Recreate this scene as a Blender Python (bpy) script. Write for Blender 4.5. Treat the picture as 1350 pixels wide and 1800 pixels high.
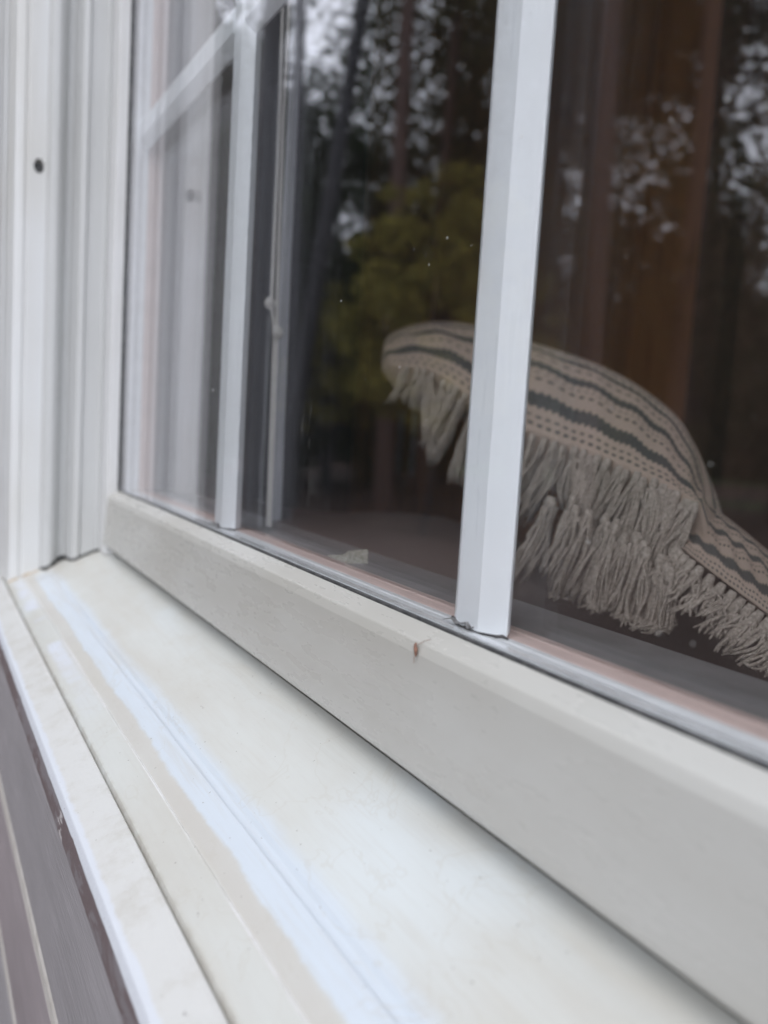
import bpy, math, random
import numpy as np
from mathutils import Vector, Matrix
R = math.radians
random.seed(7)
scene = bpy.context.scene
for o in list(bpy.data.objects): bpy.data.objects.remove(o)
C = scene.collection

# ------------------------------------------------------------------ camera
cam_d = bpy.data.cameras.new('camera'); cam = bpy.data.objects.new('camera', cam_d); C.objects.link(cam)
scene.camera = cam
_x = Vector((0.4909493, 0.86911282, 0.06009736))
_y = Vector((-0.11475201, -0.00386888, 0.99338664))
_z = Vector((0.86359757, -0.49459877, 0.09783301))
m = Matrix((( _x[0], _y[0], _z[0], 0.605), (_x[1], _y[1], _z[1], -0.130), (_x[2], _y[2], _z[2], 0.0539), (0, 0, 0, 1)))
cam.matrix_world = m
cam_d.sensor_fit = 'VERTICAL'; cam_d.sensor_height = 36; cam_d.sensor_width = 27
cam_d.lens = 29.2
cam_d.clip_start = 0.005; cam_d.clip_end = 2000
cam_d.dof.use_dof = True; cam_d.dof.focus_distance = 0.275; cam_d.dof.aperture_fstop = 8.8

# ------------------------------------------------------------------ world and sun (overcast)
SUN_EL, SUN_AZ = R(55), R(135)
w = bpy.data.worlds.new('World'); scene.world = w; w.use_nodes = True
nt = w.node_tree; nt.nodes.clear()
out = nt.nodes.new('ShaderNodeOutputWorld'); bg = nt.nodes.new('ShaderNodeBackground')
sky = nt.nodes.new('ShaderNodeTexSky'); sky.sky_type = 'NISHITA'; sky.sun_disc = False
sky.sun_elevation = SUN_EL; sky.sun_rotation = SUN_AZ; sky.air_density = 1; sky.dust_density = 3; sky.ozone_density = 1
tc = nt.nodes.new('ShaderNodeTexCoord'); nz = nt.nodes.new('ShaderNodeTexNoise'); nz.inputs['Scale'].default_value = 2.2
nz.inputs['Detail'].default_value = 5
rmp = nt.nodes.new('ShaderNodeMapRange'); rmp.inputs[1].default_value = .3; rmp.inputs[2].default_value = .75
rmp.inputs[3].default_value = .72; rmp.inputs[4].default_value = .93
cl = nt.nodes.new('ShaderNodeMix'); cl.data_type = 'RGBA'; cl.inputs['B'].default_value = (18.3, 18.9, 20.6, 1)
nt.links.new(tc.outputs['Generated'], nz.inputs['Vector']); nt.links.new(nz.outputs['Fac'], rmp.inputs[0])
nt.links.new(rmp.outputs[0], cl.inputs['Factor']); nt.links.new(sky.outputs[0], cl.inputs['A'])
nt.links.new(cl.outputs['Result'], bg.inputs['Color']); bg.inputs['Strength'].default_value = 0.11
nt.links.new(bg.outputs[0], out.inputs[0])
sd = bpy.data.lights.new('sun', 'SUN'); sun = bpy.data.objects.new('sun', sd); C.objects.link(sun)
sd.energy = 0.5; sd.angle = R(25); sd.color = (1, .97, .92)
# sun stands out over the woods, high behind the photographer's right shoulder
sdir = Vector((math.sin(SUN_AZ) * math.cos(SUN_EL), math.cos(SUN_AZ) * math.cos(SUN_EL), math.sin(SUN_EL)))
sun.rotation_euler = sdir.to_track_quat('Z', 'Y').to_euler(); sun.location = sdir * 50
scene.view_settings.view_transform = 'Standard'; scene.view_settings.look = 'None'
scene.view_settings.gamma = 1; scene.view_settings.use_curve_mapping = False
scene.view_settings.exposure = 0.24
cy = scene.cycles
cy.use_denoising = True
cy.max_bounces = 12; cy.transparent_max_bounces = 24; cy.glossy_bounces = 6; cy.diffuse_bounces = 4
cy.sample_clamp_indirect = 8
cy.blur_glossy = 0.2

# ------------------------------------------------------------------ material helpers
def mat(name):
    m_ = bpy.data.materials.new(name); m_.use_nodes = True
    n = m_.node_tree; n.nodes.clear()
    o = n.nodes.new('ShaderNodeOutputMaterial'); b = n.nodes.new('ShaderNodeBsdfPrincipled')
    n.links.new(b.outputs[0], o.inputs[0])
    return m_, n, b, o
def N(n, t, **kw):
    x = n.nodes.new(t)
    for k, v in kw.items():
        setattr(x, k, v)
    return x
def noise(n, vec, scale, detail=4, rough=.5, dist=0):
    x = N(n, 'ShaderNodeTexNoise'); x.inputs['Scale'].default_value = scale; x.inputs['Detail'].default_value = detail
    x.inputs['Roughness'].default_value = rough; x.inputs['Distortion'].default_value = dist
    n.links.new(vec, x.inputs['Vector']); return x.outputs['Fac']
def mapping(n, vec, s=(1, 1, 1), loc=(0, 0, 0)):
    x = N(n, 'ShaderNodeMapping'); x.inputs['Scale'].default_value = s; x.inputs['Location'].default_value = loc
    n.links.new(vec, x.inputs['Vector']); return x.outputs[0]
def ramp(n, fac, stops, interp='LINEAR'):
    x = N(n, 'ShaderNodeValToRGB'); x.color_ramp.interpolation = interp
    e = x.color_ramp.elements
    while len(e) > 1: e.remove(e[-1])
    e[0].position, e[0].color = stops[0][0], col4(stops[0][1])
    for p, c in stops[1:]:
        k = e.new(p); k.color = col4(c)
    n.links.new(fac, x.inputs[0]); return x.outputs[0]
def col4(c):
    if isinstance(c, (int, float)): return (c, c, c, 1)
    return tuple(c) + (1,) if len(c) == 3 else tuple(c)
def mixc(n, fac, a, b, blend='MIX'):
    x = N(n, 'ShaderNodeMix', data_type='RGBA', blend_type=blend)
    for s, v in (('Factor', fac), ('A', a), ('B', b)):
        i = x.inputs[s]
        if isinstance(v, bpy.types.NodeSocket): n.links.new(v, i)
        elif s == 'Factor': i.default_value = v
        else: i.default_value = col4(v)
    return x.outputs['Result']
def math_(n, op, a, b=None, c=None, clamp=False):
    x = N(n, 'ShaderNodeMath', operation=op, use_clamp=clamp)
    for i, v in enumerate((a, b, c)):
        if v is None: continue
        if isinstance(v, bpy.types.NodeSocket): n.links.new(v, x.inputs[i])
        else: x.inputs[i].default_value = v
    return x.outputs[0]
def smooth(n, v, lo, hi, a=0., b=1.):
    x = N(n, 'ShaderNodeMapRange', interpolation_type='SMOOTHSTEP')
    n.links.new(v, x.inputs[0])
    for i, q in enumerate((lo, hi, a, b)): x.inputs[i + 1].default_value = q
    return x.outputs[0]
def bump(n, b, h, strength, dist=.001):
    x = N(n, 'ShaderNodeBump'); x.inputs['Strength'].default_value = strength; x.inputs['Distance'].default_value = dist
    n.links.new(h, x.inputs['Height']); n.links.new(x.outputs[0], b.inputs['Normal'])
def objco(n):
    return N(n, 'ShaderNodeTexCoord').outputs['Object']
def xyz(n, v):
    x = N(n, 'ShaderNodeSeparateXYZ'); n.links.new(v, x.inputs[0]); return x.outputs

def paint(name, base, dirt, rough=.38, dirt_amt=.35, scale=60, bumps=.12, spec=.5, grain=(1, 1, 1), speck=.3, det=6, lo=.42, hi=.72):
    """weathered white paint / vinyl: blotchy soiling, fine grain, tiny pits"""
    m_, n, b, o = mat(name); co = objco(n)
    gv = mapping(n, co, grain)
    a = noise(n, gv, scale, det, .55); c2 = noise(n, gv, scale * 9, 4, .6); c3 = noise(n, co, 9, 3, .5)
    f = math_(n, 'MULTIPLY', smooth(n, a, lo, hi), dirt_amt)
    colr = mixc(n, f, base, dirt)
    colr = mixc(n, math_(n, 'MULTIPLY', smooth(n, c3, .4, .7), dirt_amt * .6), colr, dirt)
    sp = smooth(n, noise(n, co, 1400, 2, .5), .70, .76)
    colr = mixc(n, math_(n, 'MULTIPLY', sp, speck), colr, (.35, .32, .28))
    n.links.new(colr, b.inputs['Base Color'])
    n.links.new(smooth(n, c2, .2, .8, rough - .08, rough + .14), b.inputs['Roughness'])
    b.inputs['Specular IOR Level'].default_value = spec
    bump(n, b, math_(n, 'ADD', c2, a), bumps, .0006)
    return m_
M = {}
M['casing'] = paint('casing_paint', (.65, .663, .668), (.54, .53, .49), .34, .55, 26, .10, grain=(1, 1, .12))
M['jamb'] = paint('jamb_vinyl', (.52, .528, .525), (.40, .40, .38), .32, .3, 30, .05, grain=(1, 1, .1))
M['stile'] = paint('stile_vinyl', (.62, .625, .625), (.49, .48, .45), .35, .35, 60, .25, grain=(1, 1, .3), speck=.35)
M['rail'] = paint('rail_vinyl', (.52, .52, .497), (.39, .375, .335), .27, .7, 20, .10, grain=(.22, 1, 1), speck=.5, det=4, lo=.25, hi=.8)
M['muntin'] = paint('muntin_paint', (.84, .885, .915), (.68, .69, .70), .30, .25, 40, .08, grain=(1, 1, .08))
M['nose'] = None

# sill paint: cream, with a clean blue white strip along the groove and a beige soiled edge
def sill_mat():
    m_, n, b, o = mat('sill_paint'); co = objco(n); X, Y, Z = xyz(n, co)
    wob = noise(n, mapping(n, co, (1, .35, 1)), 26, 6, .65); wob2 = noise(n, mapping(n, co, (1, .5, 1)), 140, 4, .6)
    d = math_(n, 'ADD', math_(n, 'MULTIPLY', math_(n, 'SUBTRACT', wob, .5), .006), math_(n, 'MULTIPLY', math_(n, 'SUBTRACT', wob2, .5), .0013))
    yy = math_(n, 'ADD', Y, d)
    cream = mixc(n, smooth(n, noise(n, mapping(n, co, (.3, 1, 1)), 30, 5, .6), .35, .7), (.565, .575, .55), (.52, .51, .47))
    cool = mixc(n, smooth(n, noise(n, mapping(n, co, (.5, 1, 1), (3, 1, 0)), 14, 3, .5), .52, .68), cream, (.60, .635, .64))
    # beige stain between scratch line and clean strip
    st = math_(n, 'MULTIPLY', smooth(n, yy, -.0605, -.0585), smooth(n, yy, -.050, -.056))
    stn = math_(n, 'MULTIPLY', st, smooth(n, noise(n, mapping(n, co, (.4, 1, 1)), 55, 6, .7), .25, .6, .25, .62))
    c1 = mixc(n, stn, cool, (.50, .475, .44))
    # clean strip
    s = math_(n, 'MULTIPLY', smooth(n, yy, -.0542, -.0525), smooth(n, yy, -.0375, -.0432))
    tail = smooth(n, X, -.035, -.015)
    c2 = mixc(n, math_(n, 'MULTIPLY', math_(n, 'MULTIPLY', s, .93), tail), c1, (.57, .625, .685))
    # pale streaks further out, only near the casing end
    s2 = math_(n, 'MULTIPLY', math_(n, 'MULTIPLY', smooth(n, yy, -.0685, -.066), smooth(n, yy, -.0585, -.062)), smooth(n, X, .29, .14))
    c3 = mixc(n, math_(n, 'MULTIPLY', s2, smooth(n, wob, .42, .56)), c2, (.62, .65, .71))
    rid = smooth(n, math_(n, 'ABSOLUTE', math_(n, 'ADD', Y, .0592)), .00055, .0002)  # highlight along the scratch ridge, painted in as a pale line
    c3 = mixc(n, math_(n, 'MULTIPLY', rid, smooth(n, wob, .3, .6)), c3, (.70, .70, .70))
    # brush marks
    br = noise(n, mapping(n, co, (.05, 1, 1)), 900, 3, .6)
    c4 = mixc(n, math_(n, 'MULTIPLY', smooth(n, br, .45, .75), .25), c3, (.50, .485, .45))
    gl_ = smooth(n, math_(n, 'ABSOLUTE', math_(n, 'ADD', Y, .0462)), .0005, .0001)
    c4 = mixc(n, math_(n, 'MULTIPLY', gl_, smooth(n, wob2, .25, .6, .2, .5)), c4, (.36, .37, .40))
    # water marks and long warm runs of dirt
    rn = smooth(n, noise(n, mapping(n, co, (.10, 1, 1)), 85, 4, .55), .52, .70)
    c4 = mixc(n, math_(n, 'MULTIPLY', rn, .38), c4, (.51, .485, .43))
    wm = noise(n, mapping(n, co, (.6, 1, 1), (5, 2, 0)), 38, 4, .6, .6)
    ring = smooth(n, math_(n, 'ABSOLUTE', math_(n, 'SUBTRACT', wm, .56)), .012, .003)
    c4 = mixc(n, math_(n, 'MULTIPLY', ring, .22), c4, (.48, .455, .40))
    gr = math_(n, 'MAXIMUM', smooth(n, X, .02, -.03), smooth(n, math_(n, 'ABSOLUTE', math_(n, 'ADD', Y, .0705)), .0018, .0004))
    c4 = mixc(n, math_(n, 'MULTIPLY', gr, math_(n, 'MULTIPLY', smooth(n, wob2, .35, .65), .5)), c4, (.36, .33, .28))
    sp = smooth(n, noise(n, co, 700, 1, .5), .775, .79)
    c5 = mixc(n, math_(n, 'MULTIPLY', sp, .75), c4, (.22, .20, .18))
    n.links.new(c5, b.inputs['Base Color'])
    b.inputs['Specular IOR Level'].default_value = .45
    n.links.new(smooth(n, wob, .3, .7, .30, .46), b.inputs['Roughness'])
    h = math_(n, 'ADD', math_(n, 'MULTIPLY', br, .6), math_(n, 'ADD', wob2, math_(n, 'MULTIPLY', s, .8)))
    bump(n, b, h, .22, .0007)
    return m_
M['sill'] = sill_mat()

TAUPE = (.40, .385, .40)
def nose_mat():
    m_, n, b, o = mat('sill_nose_paint'); co = objco(n); X, Y, Z = xyz(n, co)
    a = noise(n, mapping(n, co, (1, 1, 1)), 45, 6, .7); fine = noise(n, co, 520, 4, .6)
    white = mixc(n, smooth(n, a, .45, .65), (.59, .59, .575), (.53, .52, .49))
    edge = smooth(n, math_(n, 'ADD', Y, math_(n, 'MULTIPLY', math_(n, 'SUBTRACT', a, .5), .004)), -.0818, -.0832)
    white = mixc(n, edge, white, (.61, .635, .68))
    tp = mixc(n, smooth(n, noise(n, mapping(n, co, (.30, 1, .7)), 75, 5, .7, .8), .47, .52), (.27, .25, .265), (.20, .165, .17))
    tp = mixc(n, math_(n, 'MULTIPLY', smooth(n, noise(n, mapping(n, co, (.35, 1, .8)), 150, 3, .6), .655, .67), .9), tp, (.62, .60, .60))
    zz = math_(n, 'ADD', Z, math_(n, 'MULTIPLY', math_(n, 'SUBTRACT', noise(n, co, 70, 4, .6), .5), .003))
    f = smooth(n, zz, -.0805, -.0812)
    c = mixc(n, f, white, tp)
    sp = smooth(n, noise(n, co, 700, 1, .5), .775, .79)
    c = mixc(n, math_(n, 'MULTIPLY', sp, .6), c, (.2, .18, .17))
    n.links.new(c, b.inputs['Base Color']); b.inputs['Roughness'].default_value = .42
    bump(n, b, math_(n, 'ADD', a, math_(n, 'MULTIPLY', fine, .35)), .5, .0009)
    return m_
M['nose'] = nose_mat()

def siding_mat(name, base, scale=1):
    m_, n, b, o = mat(name); co = objco(n)
    g = noise(n, mapping(n, co, (.05, 1, 1)), 700, 5, .65); l = noise(n, mapping(n, co, (.3, 1, 1)), 12, 4, .6)
    c = mixc(n, smooth(n, l, .3, .7), base, tuple(v * .72 for v in base))
    c = mixc(n, math_(n, 'MULTIPLY', smooth(n, g, .5, .75), .35), c, tuple(min(1, v * 1.5) for v in base))
    sp = smooth(n, noise(n, mapping(n, co, (.4, 1, 1)), 170, 2, .5), .74, .78)
    c = mixc(n, math_(n, 'MULTIPLY', sp, .6), c, (.6, .58, .6))
    n.links.new(c, b.inputs['Base Color']); b.inputs['Roughness'].default_value = .5
    bump(n, b, g, .55, .0009)
    return m_
M['siding'] = siding_mat('taupe_siding_paint', TAUPE)
M['siding_red'] = siding_mat('mauve_siding_paint', (.385, .345, .36))
M['caulk'] = paint('joint_filler', (.60, .575, .54), (.42, .39, .35), .7, .6, 120, .6, speck=.6)

def simple(name, c, rough=.6, spec=.5, nscale=80, var=.25, bumps=.1, c2=None):
    m_, n, b, o = mat(name); co = objco(n)
    a = noise(n, co, nscale, 5, .6)
    n.links.new(mixc(n, smooth(n, a, .3, .7), c, c2 or tuple(v * (1 - var) for v in c)), b.inputs['Base Color'])
    b.inputs['Roughness'].default_value = rough; b.inputs['Specular IOR Level'].default_value = spec
    bump(n, b, a, bumps, .0008); return m_
M['gasket'] = simple('black_gasket', (.035, .037, .04), .55, .4, 300, .5, .5, (.10, .10, .10))
M['spacer'] = simple('grey_spacer', (.80, .83, .85), .35, .5, 120, .12, .1)
M['pink'] = simple('faded_wood_stop', (.66, .53, .49), .5, .4, 60, .12, .1)
_n = M['pink'].node_tree; _b0 = _n.nodes['Principled BSDF']; _src = _b0.inputs['Base Color'].links[0].from_socket
_yy = xyz(_n, objco(_n))[1]
_ln = smooth(_n, math_(_n, 'ABSOLUTE', math_(_n, 'SUBTRACT', math_(_n, 'FRACT', math_(_n, 'MULTIPLY', _yy, 420)), .5)), .16, .05)
_n.links.new(mixc(_n, math_(_n, 'MULTIPLY', _ln, .45), _src, (.36, .26, .235)), _b0.inputs['Base Color'])
M['ledge'] = simple('dark_grey_ledge', (.23, .23, .235), .5, .4, 60, .2, .1)
M['gap_shade'] = simple('rail_gap_shade_dark', (.07, .068, .062), .7, .3, 90, .5, .3, (.12, .115, .10))  # near black for the shade strip under the bottom rail
M['inner_wood'] = simple('stained_inner_wood', (.055, .038, .032), .5, .4, 20, .3, .1)
M['clip'] = simple('scratched_metal', (.6, .6, .6), .3, .8, 200, .5, .3, (.12, .12, .12)); M['clip'].node_tree.nodes['Principled BSDF'].inputs['Metallic'].default_value = .7
M['cord'] = simple('cord_fibre', (.85, .83, .78), .8, .2, 900, .2, .4)
M['wand'] = simple('grey_wand_plastic', (.42, .43, .47), .3, .6, 50, .1, .02)
M['rust'] = simple('rusty_brown_shell', (.26, .13, .085), .5, .4, 900, .5, .4, (.10, .05, .035))
M['cap'] = simple('yellowed_plastic', (.50, .50, .44), .6, .4, 500, .45, .6, (.30, .30, .24))
M['yarn'] = simple('beige_yarn', (.52, .47, .41), .95, .1, 900, .35, .6, (.28, .24, .205))
M['sofa'] = simple('brown_grey_upholstery', (.15, .125, .115), .75, .3, 700, .25, .5)
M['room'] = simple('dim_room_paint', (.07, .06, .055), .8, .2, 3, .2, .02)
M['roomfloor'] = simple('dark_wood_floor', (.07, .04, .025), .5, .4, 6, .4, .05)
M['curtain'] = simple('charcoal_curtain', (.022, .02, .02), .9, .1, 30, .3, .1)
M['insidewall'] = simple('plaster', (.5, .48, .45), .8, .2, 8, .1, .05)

def wood_mat():
    m_, n, b, o = mat('warm_brown_wood'); co = objco(n)
    g = noise(n, mapping(n, co, (6, 6, .5)), 5, 6, .65, .6)
    n.links.new(ramp(n, g, [(.3, (.21, .085, .03)), (.55, (.34, .15, .052)), (.75, (.26, .105, .036))]), b.inputs['Base Color'])
    b.inputs['Roughness'].default_value = .5; return m_
M['wood'] = wood_mat()

def cushion_mat(name, jag=1.0):
    """woven cream cloth with grey green bands and rows of dashes, laid out on the cloth's own UV (u along the seam, v across)"""
    m_, n, b, o = mat(name); uv = N(n, 'ShaderNodeUVMap').outputs[0]; U, V, _ = xyz(n, uv)
    uu = math_(n, 'MULTIPLY', U, 62)
    tri = math_(n, 'PINGPONG', uu, .5)
    w1 = noise(n, mapping(n, uv, (50, 12, 1)), 1, 3, .6)
    def band(c, h, rag):
        vv = math_(n, 'ADD', V, math_(n, 'ADD', math_(n, 'MULTIPLY', math_(n, 'SUBTRACT', tri, .25), rag), math_(n, 'MULTIPLY', math_(n, 'SUBTRACT', w1, .5), .02)))
        d = math_(n, 'ABSOLUTE', math_(n, 'SUBTRACT', vv, c))
        return smooth(n, d, h + .006, h - .006)
    def dots(c, h, freq, off=0):
        fr = math_(n, 'FRACT', math_(n, 'ADD', math_(n, 'MULTIPLY', U, freq), off))
        on = smooth(n, math_(n, 'ABSOLUTE', math_(n, 'SUBTRACT', fr, .5)), .32, .22)
        d = math_(n, 'ABSOLUTE', math_(n, 'SUBTRACT', math_(n, 'ADD', V, math_(n, 'MULTIPLY', math_(n, 'SUBTRACT', w1, .5), .012)), c))
        return math_(n, 'MULTIPLY', on, smooth(n, d, h + .005, h - .005))
    tot = None
    for s in (band(.25, .062, .06), band(.60, .044, .05), band(.845, .03, .035), band(.955, .012, .03),
              dots(.055, .012, 46), dots(.115, .010, 46, .5), dots(.44, .014, 44), dots(.505, .006, 60), dots(.745, .012, 44), dots(.91, .008, 50)):
        tot = s if tot is None else math_(n, 'MAXIMUM', tot, s)
    wv = noise(n, mapping(n, uv, (420, 130, 1)), 1, 2, .5)
    cloth = mixc(n, wv, (.56, .455, .375), (.45, .36, .30))
    dk = mixc(n, wv, (.05, .06, .06), (.10, .11, .11))
    n.links.new(mixc(n, math_(n, 'MULTIPLY', tot, .92), cloth, dk), b.inputs['Base Color'])
    b.inputs['Roughness'].default_value = .95; b.inputs['Specular IOR Level'].default_value = .1
    bump(n, b, wv, .6, .001); return m_
M['cushion'] = cushion_mat('striped_woven_cloth')

def glass_mat(name, dirt=True, tint=(.985, .985, .985), IOR=1.52):
    """thin window glass: Fresnel share of mirror reflection over clear transmission, a film of dust, stuck specks and smears"""
    m_ = bpy.data.materials.new(name); m_.use_nodes = True; n = m_.node_tree; n.nodes.clear()
    o = N(n, 'ShaderNodeOutputMaterial'); tr = N(n, 'ShaderNodeBsdfTransparent'); tr.inputs[0].default_value = col4(tint)
    gl = N(n, 'ShaderNodeBsdfGlossy'); gl.inputs['Roughness'].default_value = 0.0; gl.inputs['Color'].default_value = (.97, .97, 1, 1)
    ge = N(n, 'ShaderNodeNewGeometry'); fr = N(n, 'ShaderNodeFresnel')
    ior = math_(n, 'ADD', IOR, math_(n, 'MULTIPLY', ge.outputs['Backfacing'], 1 / IOR - IOR))
    n.links.new(ior, fr.inputs['IOR'])
    mx = N(n, 'ShaderNodeMixShader'); n.links.new(fr.outputs[0], mx.inputs[0]); n.links.new(tr.outputs[0], mx.inputs[1]); n.links.new(gl.outputs[0], mx.inputs[2])
    last = mx.outputs[0]
    if dirt:
        co = objco(n); X, Y, Z = xyz(n, co)
        # specks, thicker in the low part of the middle light
        vo = N(n, 'ShaderNodeTexVoronoi'); vo.inputs['Scale'].default_value = 95; n.links.new(mapping(n, co, (1, 0, 1)), vo.inputs['Vector'])
        rad = math_(n, 'MULTIPLY', math_(n, 'POWER', xyz(n, vo.outputs['Color'])[0], 6.0), .06)
        sp = math_(n, 'LESS_THAN', vo.outputs['Distance'], rad)
        here = math_(n, 'ADD', .3, smooth(n, noise(n, co, 7, 2, .5), .45, .6))
        here = math_(n, 'MULTIPLY', here, smooth(n, Z, .26, .08))
        sp = math_(n, 'MULTIPLY', math_(n, 'MULTIPLY', sp, here), 1.0)
        v2 = N(n, 'ShaderNodeTexVoronoi'); v2.inputs['Scale'].default_value = 230; n.links.new(mapping(n, co, (1, 0, 1), (3, 0, 5)), v2.inputs['Vector'])
        s2 = math_(n, 'LESS_THAN', v2.outputs['Distance'], math_(n, 'MULTIPLY', math_(n, 'POWER', xyz(n, v2.outputs['Color'])[0], 5.0), .09))
        sp = math_(n, 'MAXIMUM', sp, math_(n, 'MULTIPLY', math_(n, 'MULTIPLY', s2, here), .7))
        sm = smooth(n, noise(n, mapping(n, co, (1, 1, .5)), 75, 8, .75, 1.8), .56, .72)
        loc = math_(n, 'MULTIPLY', smooth(n, noise(n, co, 11, 2, .5), .48, .62), smooth(n, Z, .13, .02))
        film = math_(n, 'ADD', .005, math_(n, 'MULTIPLY', math_(n, 'MULTIPLY', sm, loc), .10))
        sp = math_(n, 'MULTIPLY', sp, math_(n, 'SUBTRACT', 1.0, ge.outputs['Backfacing']))
        f = math_(n, 'ADD', film, sp, clamp=True)
        df = N(n, 'ShaderNodeBsdfDiffuse'); df.inputs[0].default_value = (.75, .75, .72, 1)
        m2 = N(n, 'ShaderNodeMixShader'); n.links.new(f, m2.inputs[0]); n.links.new(last, m2.inputs[1]); n.links.new(df.outputs[0], m2.inputs[2])
        last = m2.outputs[0]
    n.links.new(last, o.inputs[0]); return m_
M['glass_out'] = glass_mat('outer_pane_glass', True, IOR=1.60)
M['glass_in'] = glass_mat('inner_pane_glass', False, IOR=1.38)

# ------------------------------------------------------------------ mesh helpers
def mesh_obj(name, verts, faces, material, parent=None, smooth_ang=None, uvs=None, thin=False):
    me = bpy.data.meshes.new(name); me.from_pydata([tuple(v) for v in verts], [], faces); me.update()
    o = bpy.data.objects.new(name, me); C.objects.link(o)
    if material: me.materials.append(material)
    if uvs is not None:
        l = me.uv_layers.new(name='UVMap'); l.data.foreach_set('uv', [c for lp in me.loops for c in uvs[lp.vertex_index]])
    if smooth_ang is not None:
        me.polygons.foreach_set('use_smooth', [True] * len(me.polygons))
        if smooth_ang < 180: me.set_sharp_from_angle(angle=R(smooth_ang))
    if parent: o.parent = parent
    return o
def thing(name, label, cat, loc=(0, 0, 0), group=None):
    o = bpy.data.objects.new(name, None); C.objects.link(o); o.location = loc; o.empty_display_size = .05
    o['label'] = label; o['category'] = cat
    if group: o['group'] = group
    return o
def tag(o, label=None, cat=None, kind=None, group=None):
    if label: o['label'] = label
    if cat: o['category'] = cat
    if kind: o['kind'] = kind
    if group: o['group'] = group
    return o
def rounded(pts):
    """pts: (a, b, r) corner list in mm -> outline with filleted corners"""
    res = []; n_ = len(pts)
    for i, p in enumerate(pts):
        r = p[2] if len(p) > 2 else 0
        P = Vector(p[:2]); A = Vector(pts[i - 1][:2]); B = Vector(pts[(i + 1) % n_][:2])
        if r <= 0: res.append(P); continue
        da = (A - P); db = (B - P); la, lb = da.length, db.length; da.normalize(); db.normalize()
        ang = da.angle(db); t = min(r / math.tan(ang / 2), la * .48, lb * .48)
        k = 6
        for j in range(k + 1):
            s = j / k
            res.append((P + da * t) * (1 - s) ** 2 + P * 2 * s * (1 - s) + (P + db * t) * s ** 2)
    return [v * .001 for v in res]
def extrude(name, pts, axis, a, b, material, parent, ang=25, wob=0):
    """outline in mm extruded in metres. axis 'x': outline is (y, z); axis 'z': outline is (x, y)"""
    prof = rounded(pts); n_ = len(prof); vs = []; seg = [a, b]
    for t in seg:
        for p in prof: vs.append((t, p[0], p[1]) if axis == 'x' else (p[0], p[1], t))
    fs = [(i, (i + 1) % n_, (i + 1) % n_ + n_, i + n_) for i in range(n_)]
    fs += [tuple(range(n_))[::-1], tuple(range(n_, 2 * n_))]
    o = mesh_obj(name, vs, fs, material, parent, ang)
    import bmesh
    bm = bmesh.new(); bm.from_mesh(o.data); bmesh.ops.recalc_face_normals(bm, faces=bm.faces[:]); bm.to_mesh(o.data); bm.free()
    return o
def box(name, lo, hi, material, parent=None, bev=0):
    x0, y0, z0 = lo; x1, y1, z1 = hi
    vs = [(x, y, z) for x in (x0, x1) for y in (y0, y1) for z in (z0, z1)]
    fs = [(0, 1, 3, 2), (4, 6, 7, 5), (0, 4, 5, 1), (2, 3, 7, 6), (0, 2, 6, 4), (1, 5, 7, 3)]
    o = mesh_obj(name, vs, fs, material, parent)
    if bev:
        md = o.modifiers.new('bevel', 'BEVEL'); md.width = bev; md.segments = 3
    return o
def tube(pts, rad, sides=8, cap=True):
    """list of points -> verts, faces of a tube; rad is a number or list"""
    P = [Vector(p) for p in pts]; vs = []; fs = []
    up = Vector((0, 0, 1))
    for i, p in enumerate(P):
        t = (P[min(i + 1, len(P) - 1)] - P[max(i - 1, 0)]).normalized()
        if i == 0:
            ref = up if abs(t.dot(up)) < .9 else Vector((1, 0, 0)); a = t.cross(ref).normalized()
        else:
            a = (a - t * a.dot(t)).normalized()
        b2 = t.cross(a); r = rad[i] if isinstance(rad, (list, tuple)) else rad
        for k in range(sides):
            q = 2 * math.pi * k / sides; vs.append(p + (a * math.cos(q) + b2 * math.sin(q)) * r)
    for i in range(len(P) - 1):
        for k in range(sides):
            k2 = (k + 1) % sides
            fs.append((i * sides + k, i * sides + k2, (i + 1) * sides + k2, (i + 1) * sides + k))
    if cap:
        fs.append(tuple(range(sides))[::-1]); fs.append(tuple(range((len(P) - 1) * sides, len(P) * sides)))
    return vs, fs
def join(lst):
    V, F = [], []
    for v, f in lst:
        o_ = len(V); V += list(v); F += [tuple(i + o_ for i in q) for q in f]
    return V, F

# ================================================================== THE WINDOW
W = 0.875            # glass width
win = thing('window', 'white vinyl window with grilles, sloping painted sill and grey bottom rail in the taupe wall', 'window')
FL = lambda y: -43.4 + .41 * y        # sill slope, mm
# sash stile left and right
extrude('sash_stile', [(0, 17), (0, -9.6, 1.2), (-11, -10.6, .8), (-23, -9.6, .5), (-23, 17)], 'z', -.0462, 1.3, M['stile'], win)
o = extrude('sash_stile', [(W * 1000, 17), (W * 1000, -9.6, 1.2), (W * 1000 + 23, -9.6, 1), (W * 1000 + 23, 17)], 'z', -.0462, 1.3, M['stile'], win)
# jamb: track with bead and hollow
JP = [(-23.2, 60), (-23.2, -10.4), (-23.0, -11.6, .5), (-25.4, -12.6, .8), (-25.8, -23.2, 1), (-22.7, -24.4, 1.2), (-23.2, -28.2, 2), (-32, -29.6, 1.0), (-42, -31, 2), (-44, -35, 3), (-36.5, -38.6, 2.5), (-33.4, -42, 2),
    (-34, -46.4, 2), (-40.8, -48.6, .6), (-66, -48.6), (-66, 60)]
extrude('side_jamb', JP, 'z', -.0645, 1.3, M['jamb'], win, 40)
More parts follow.
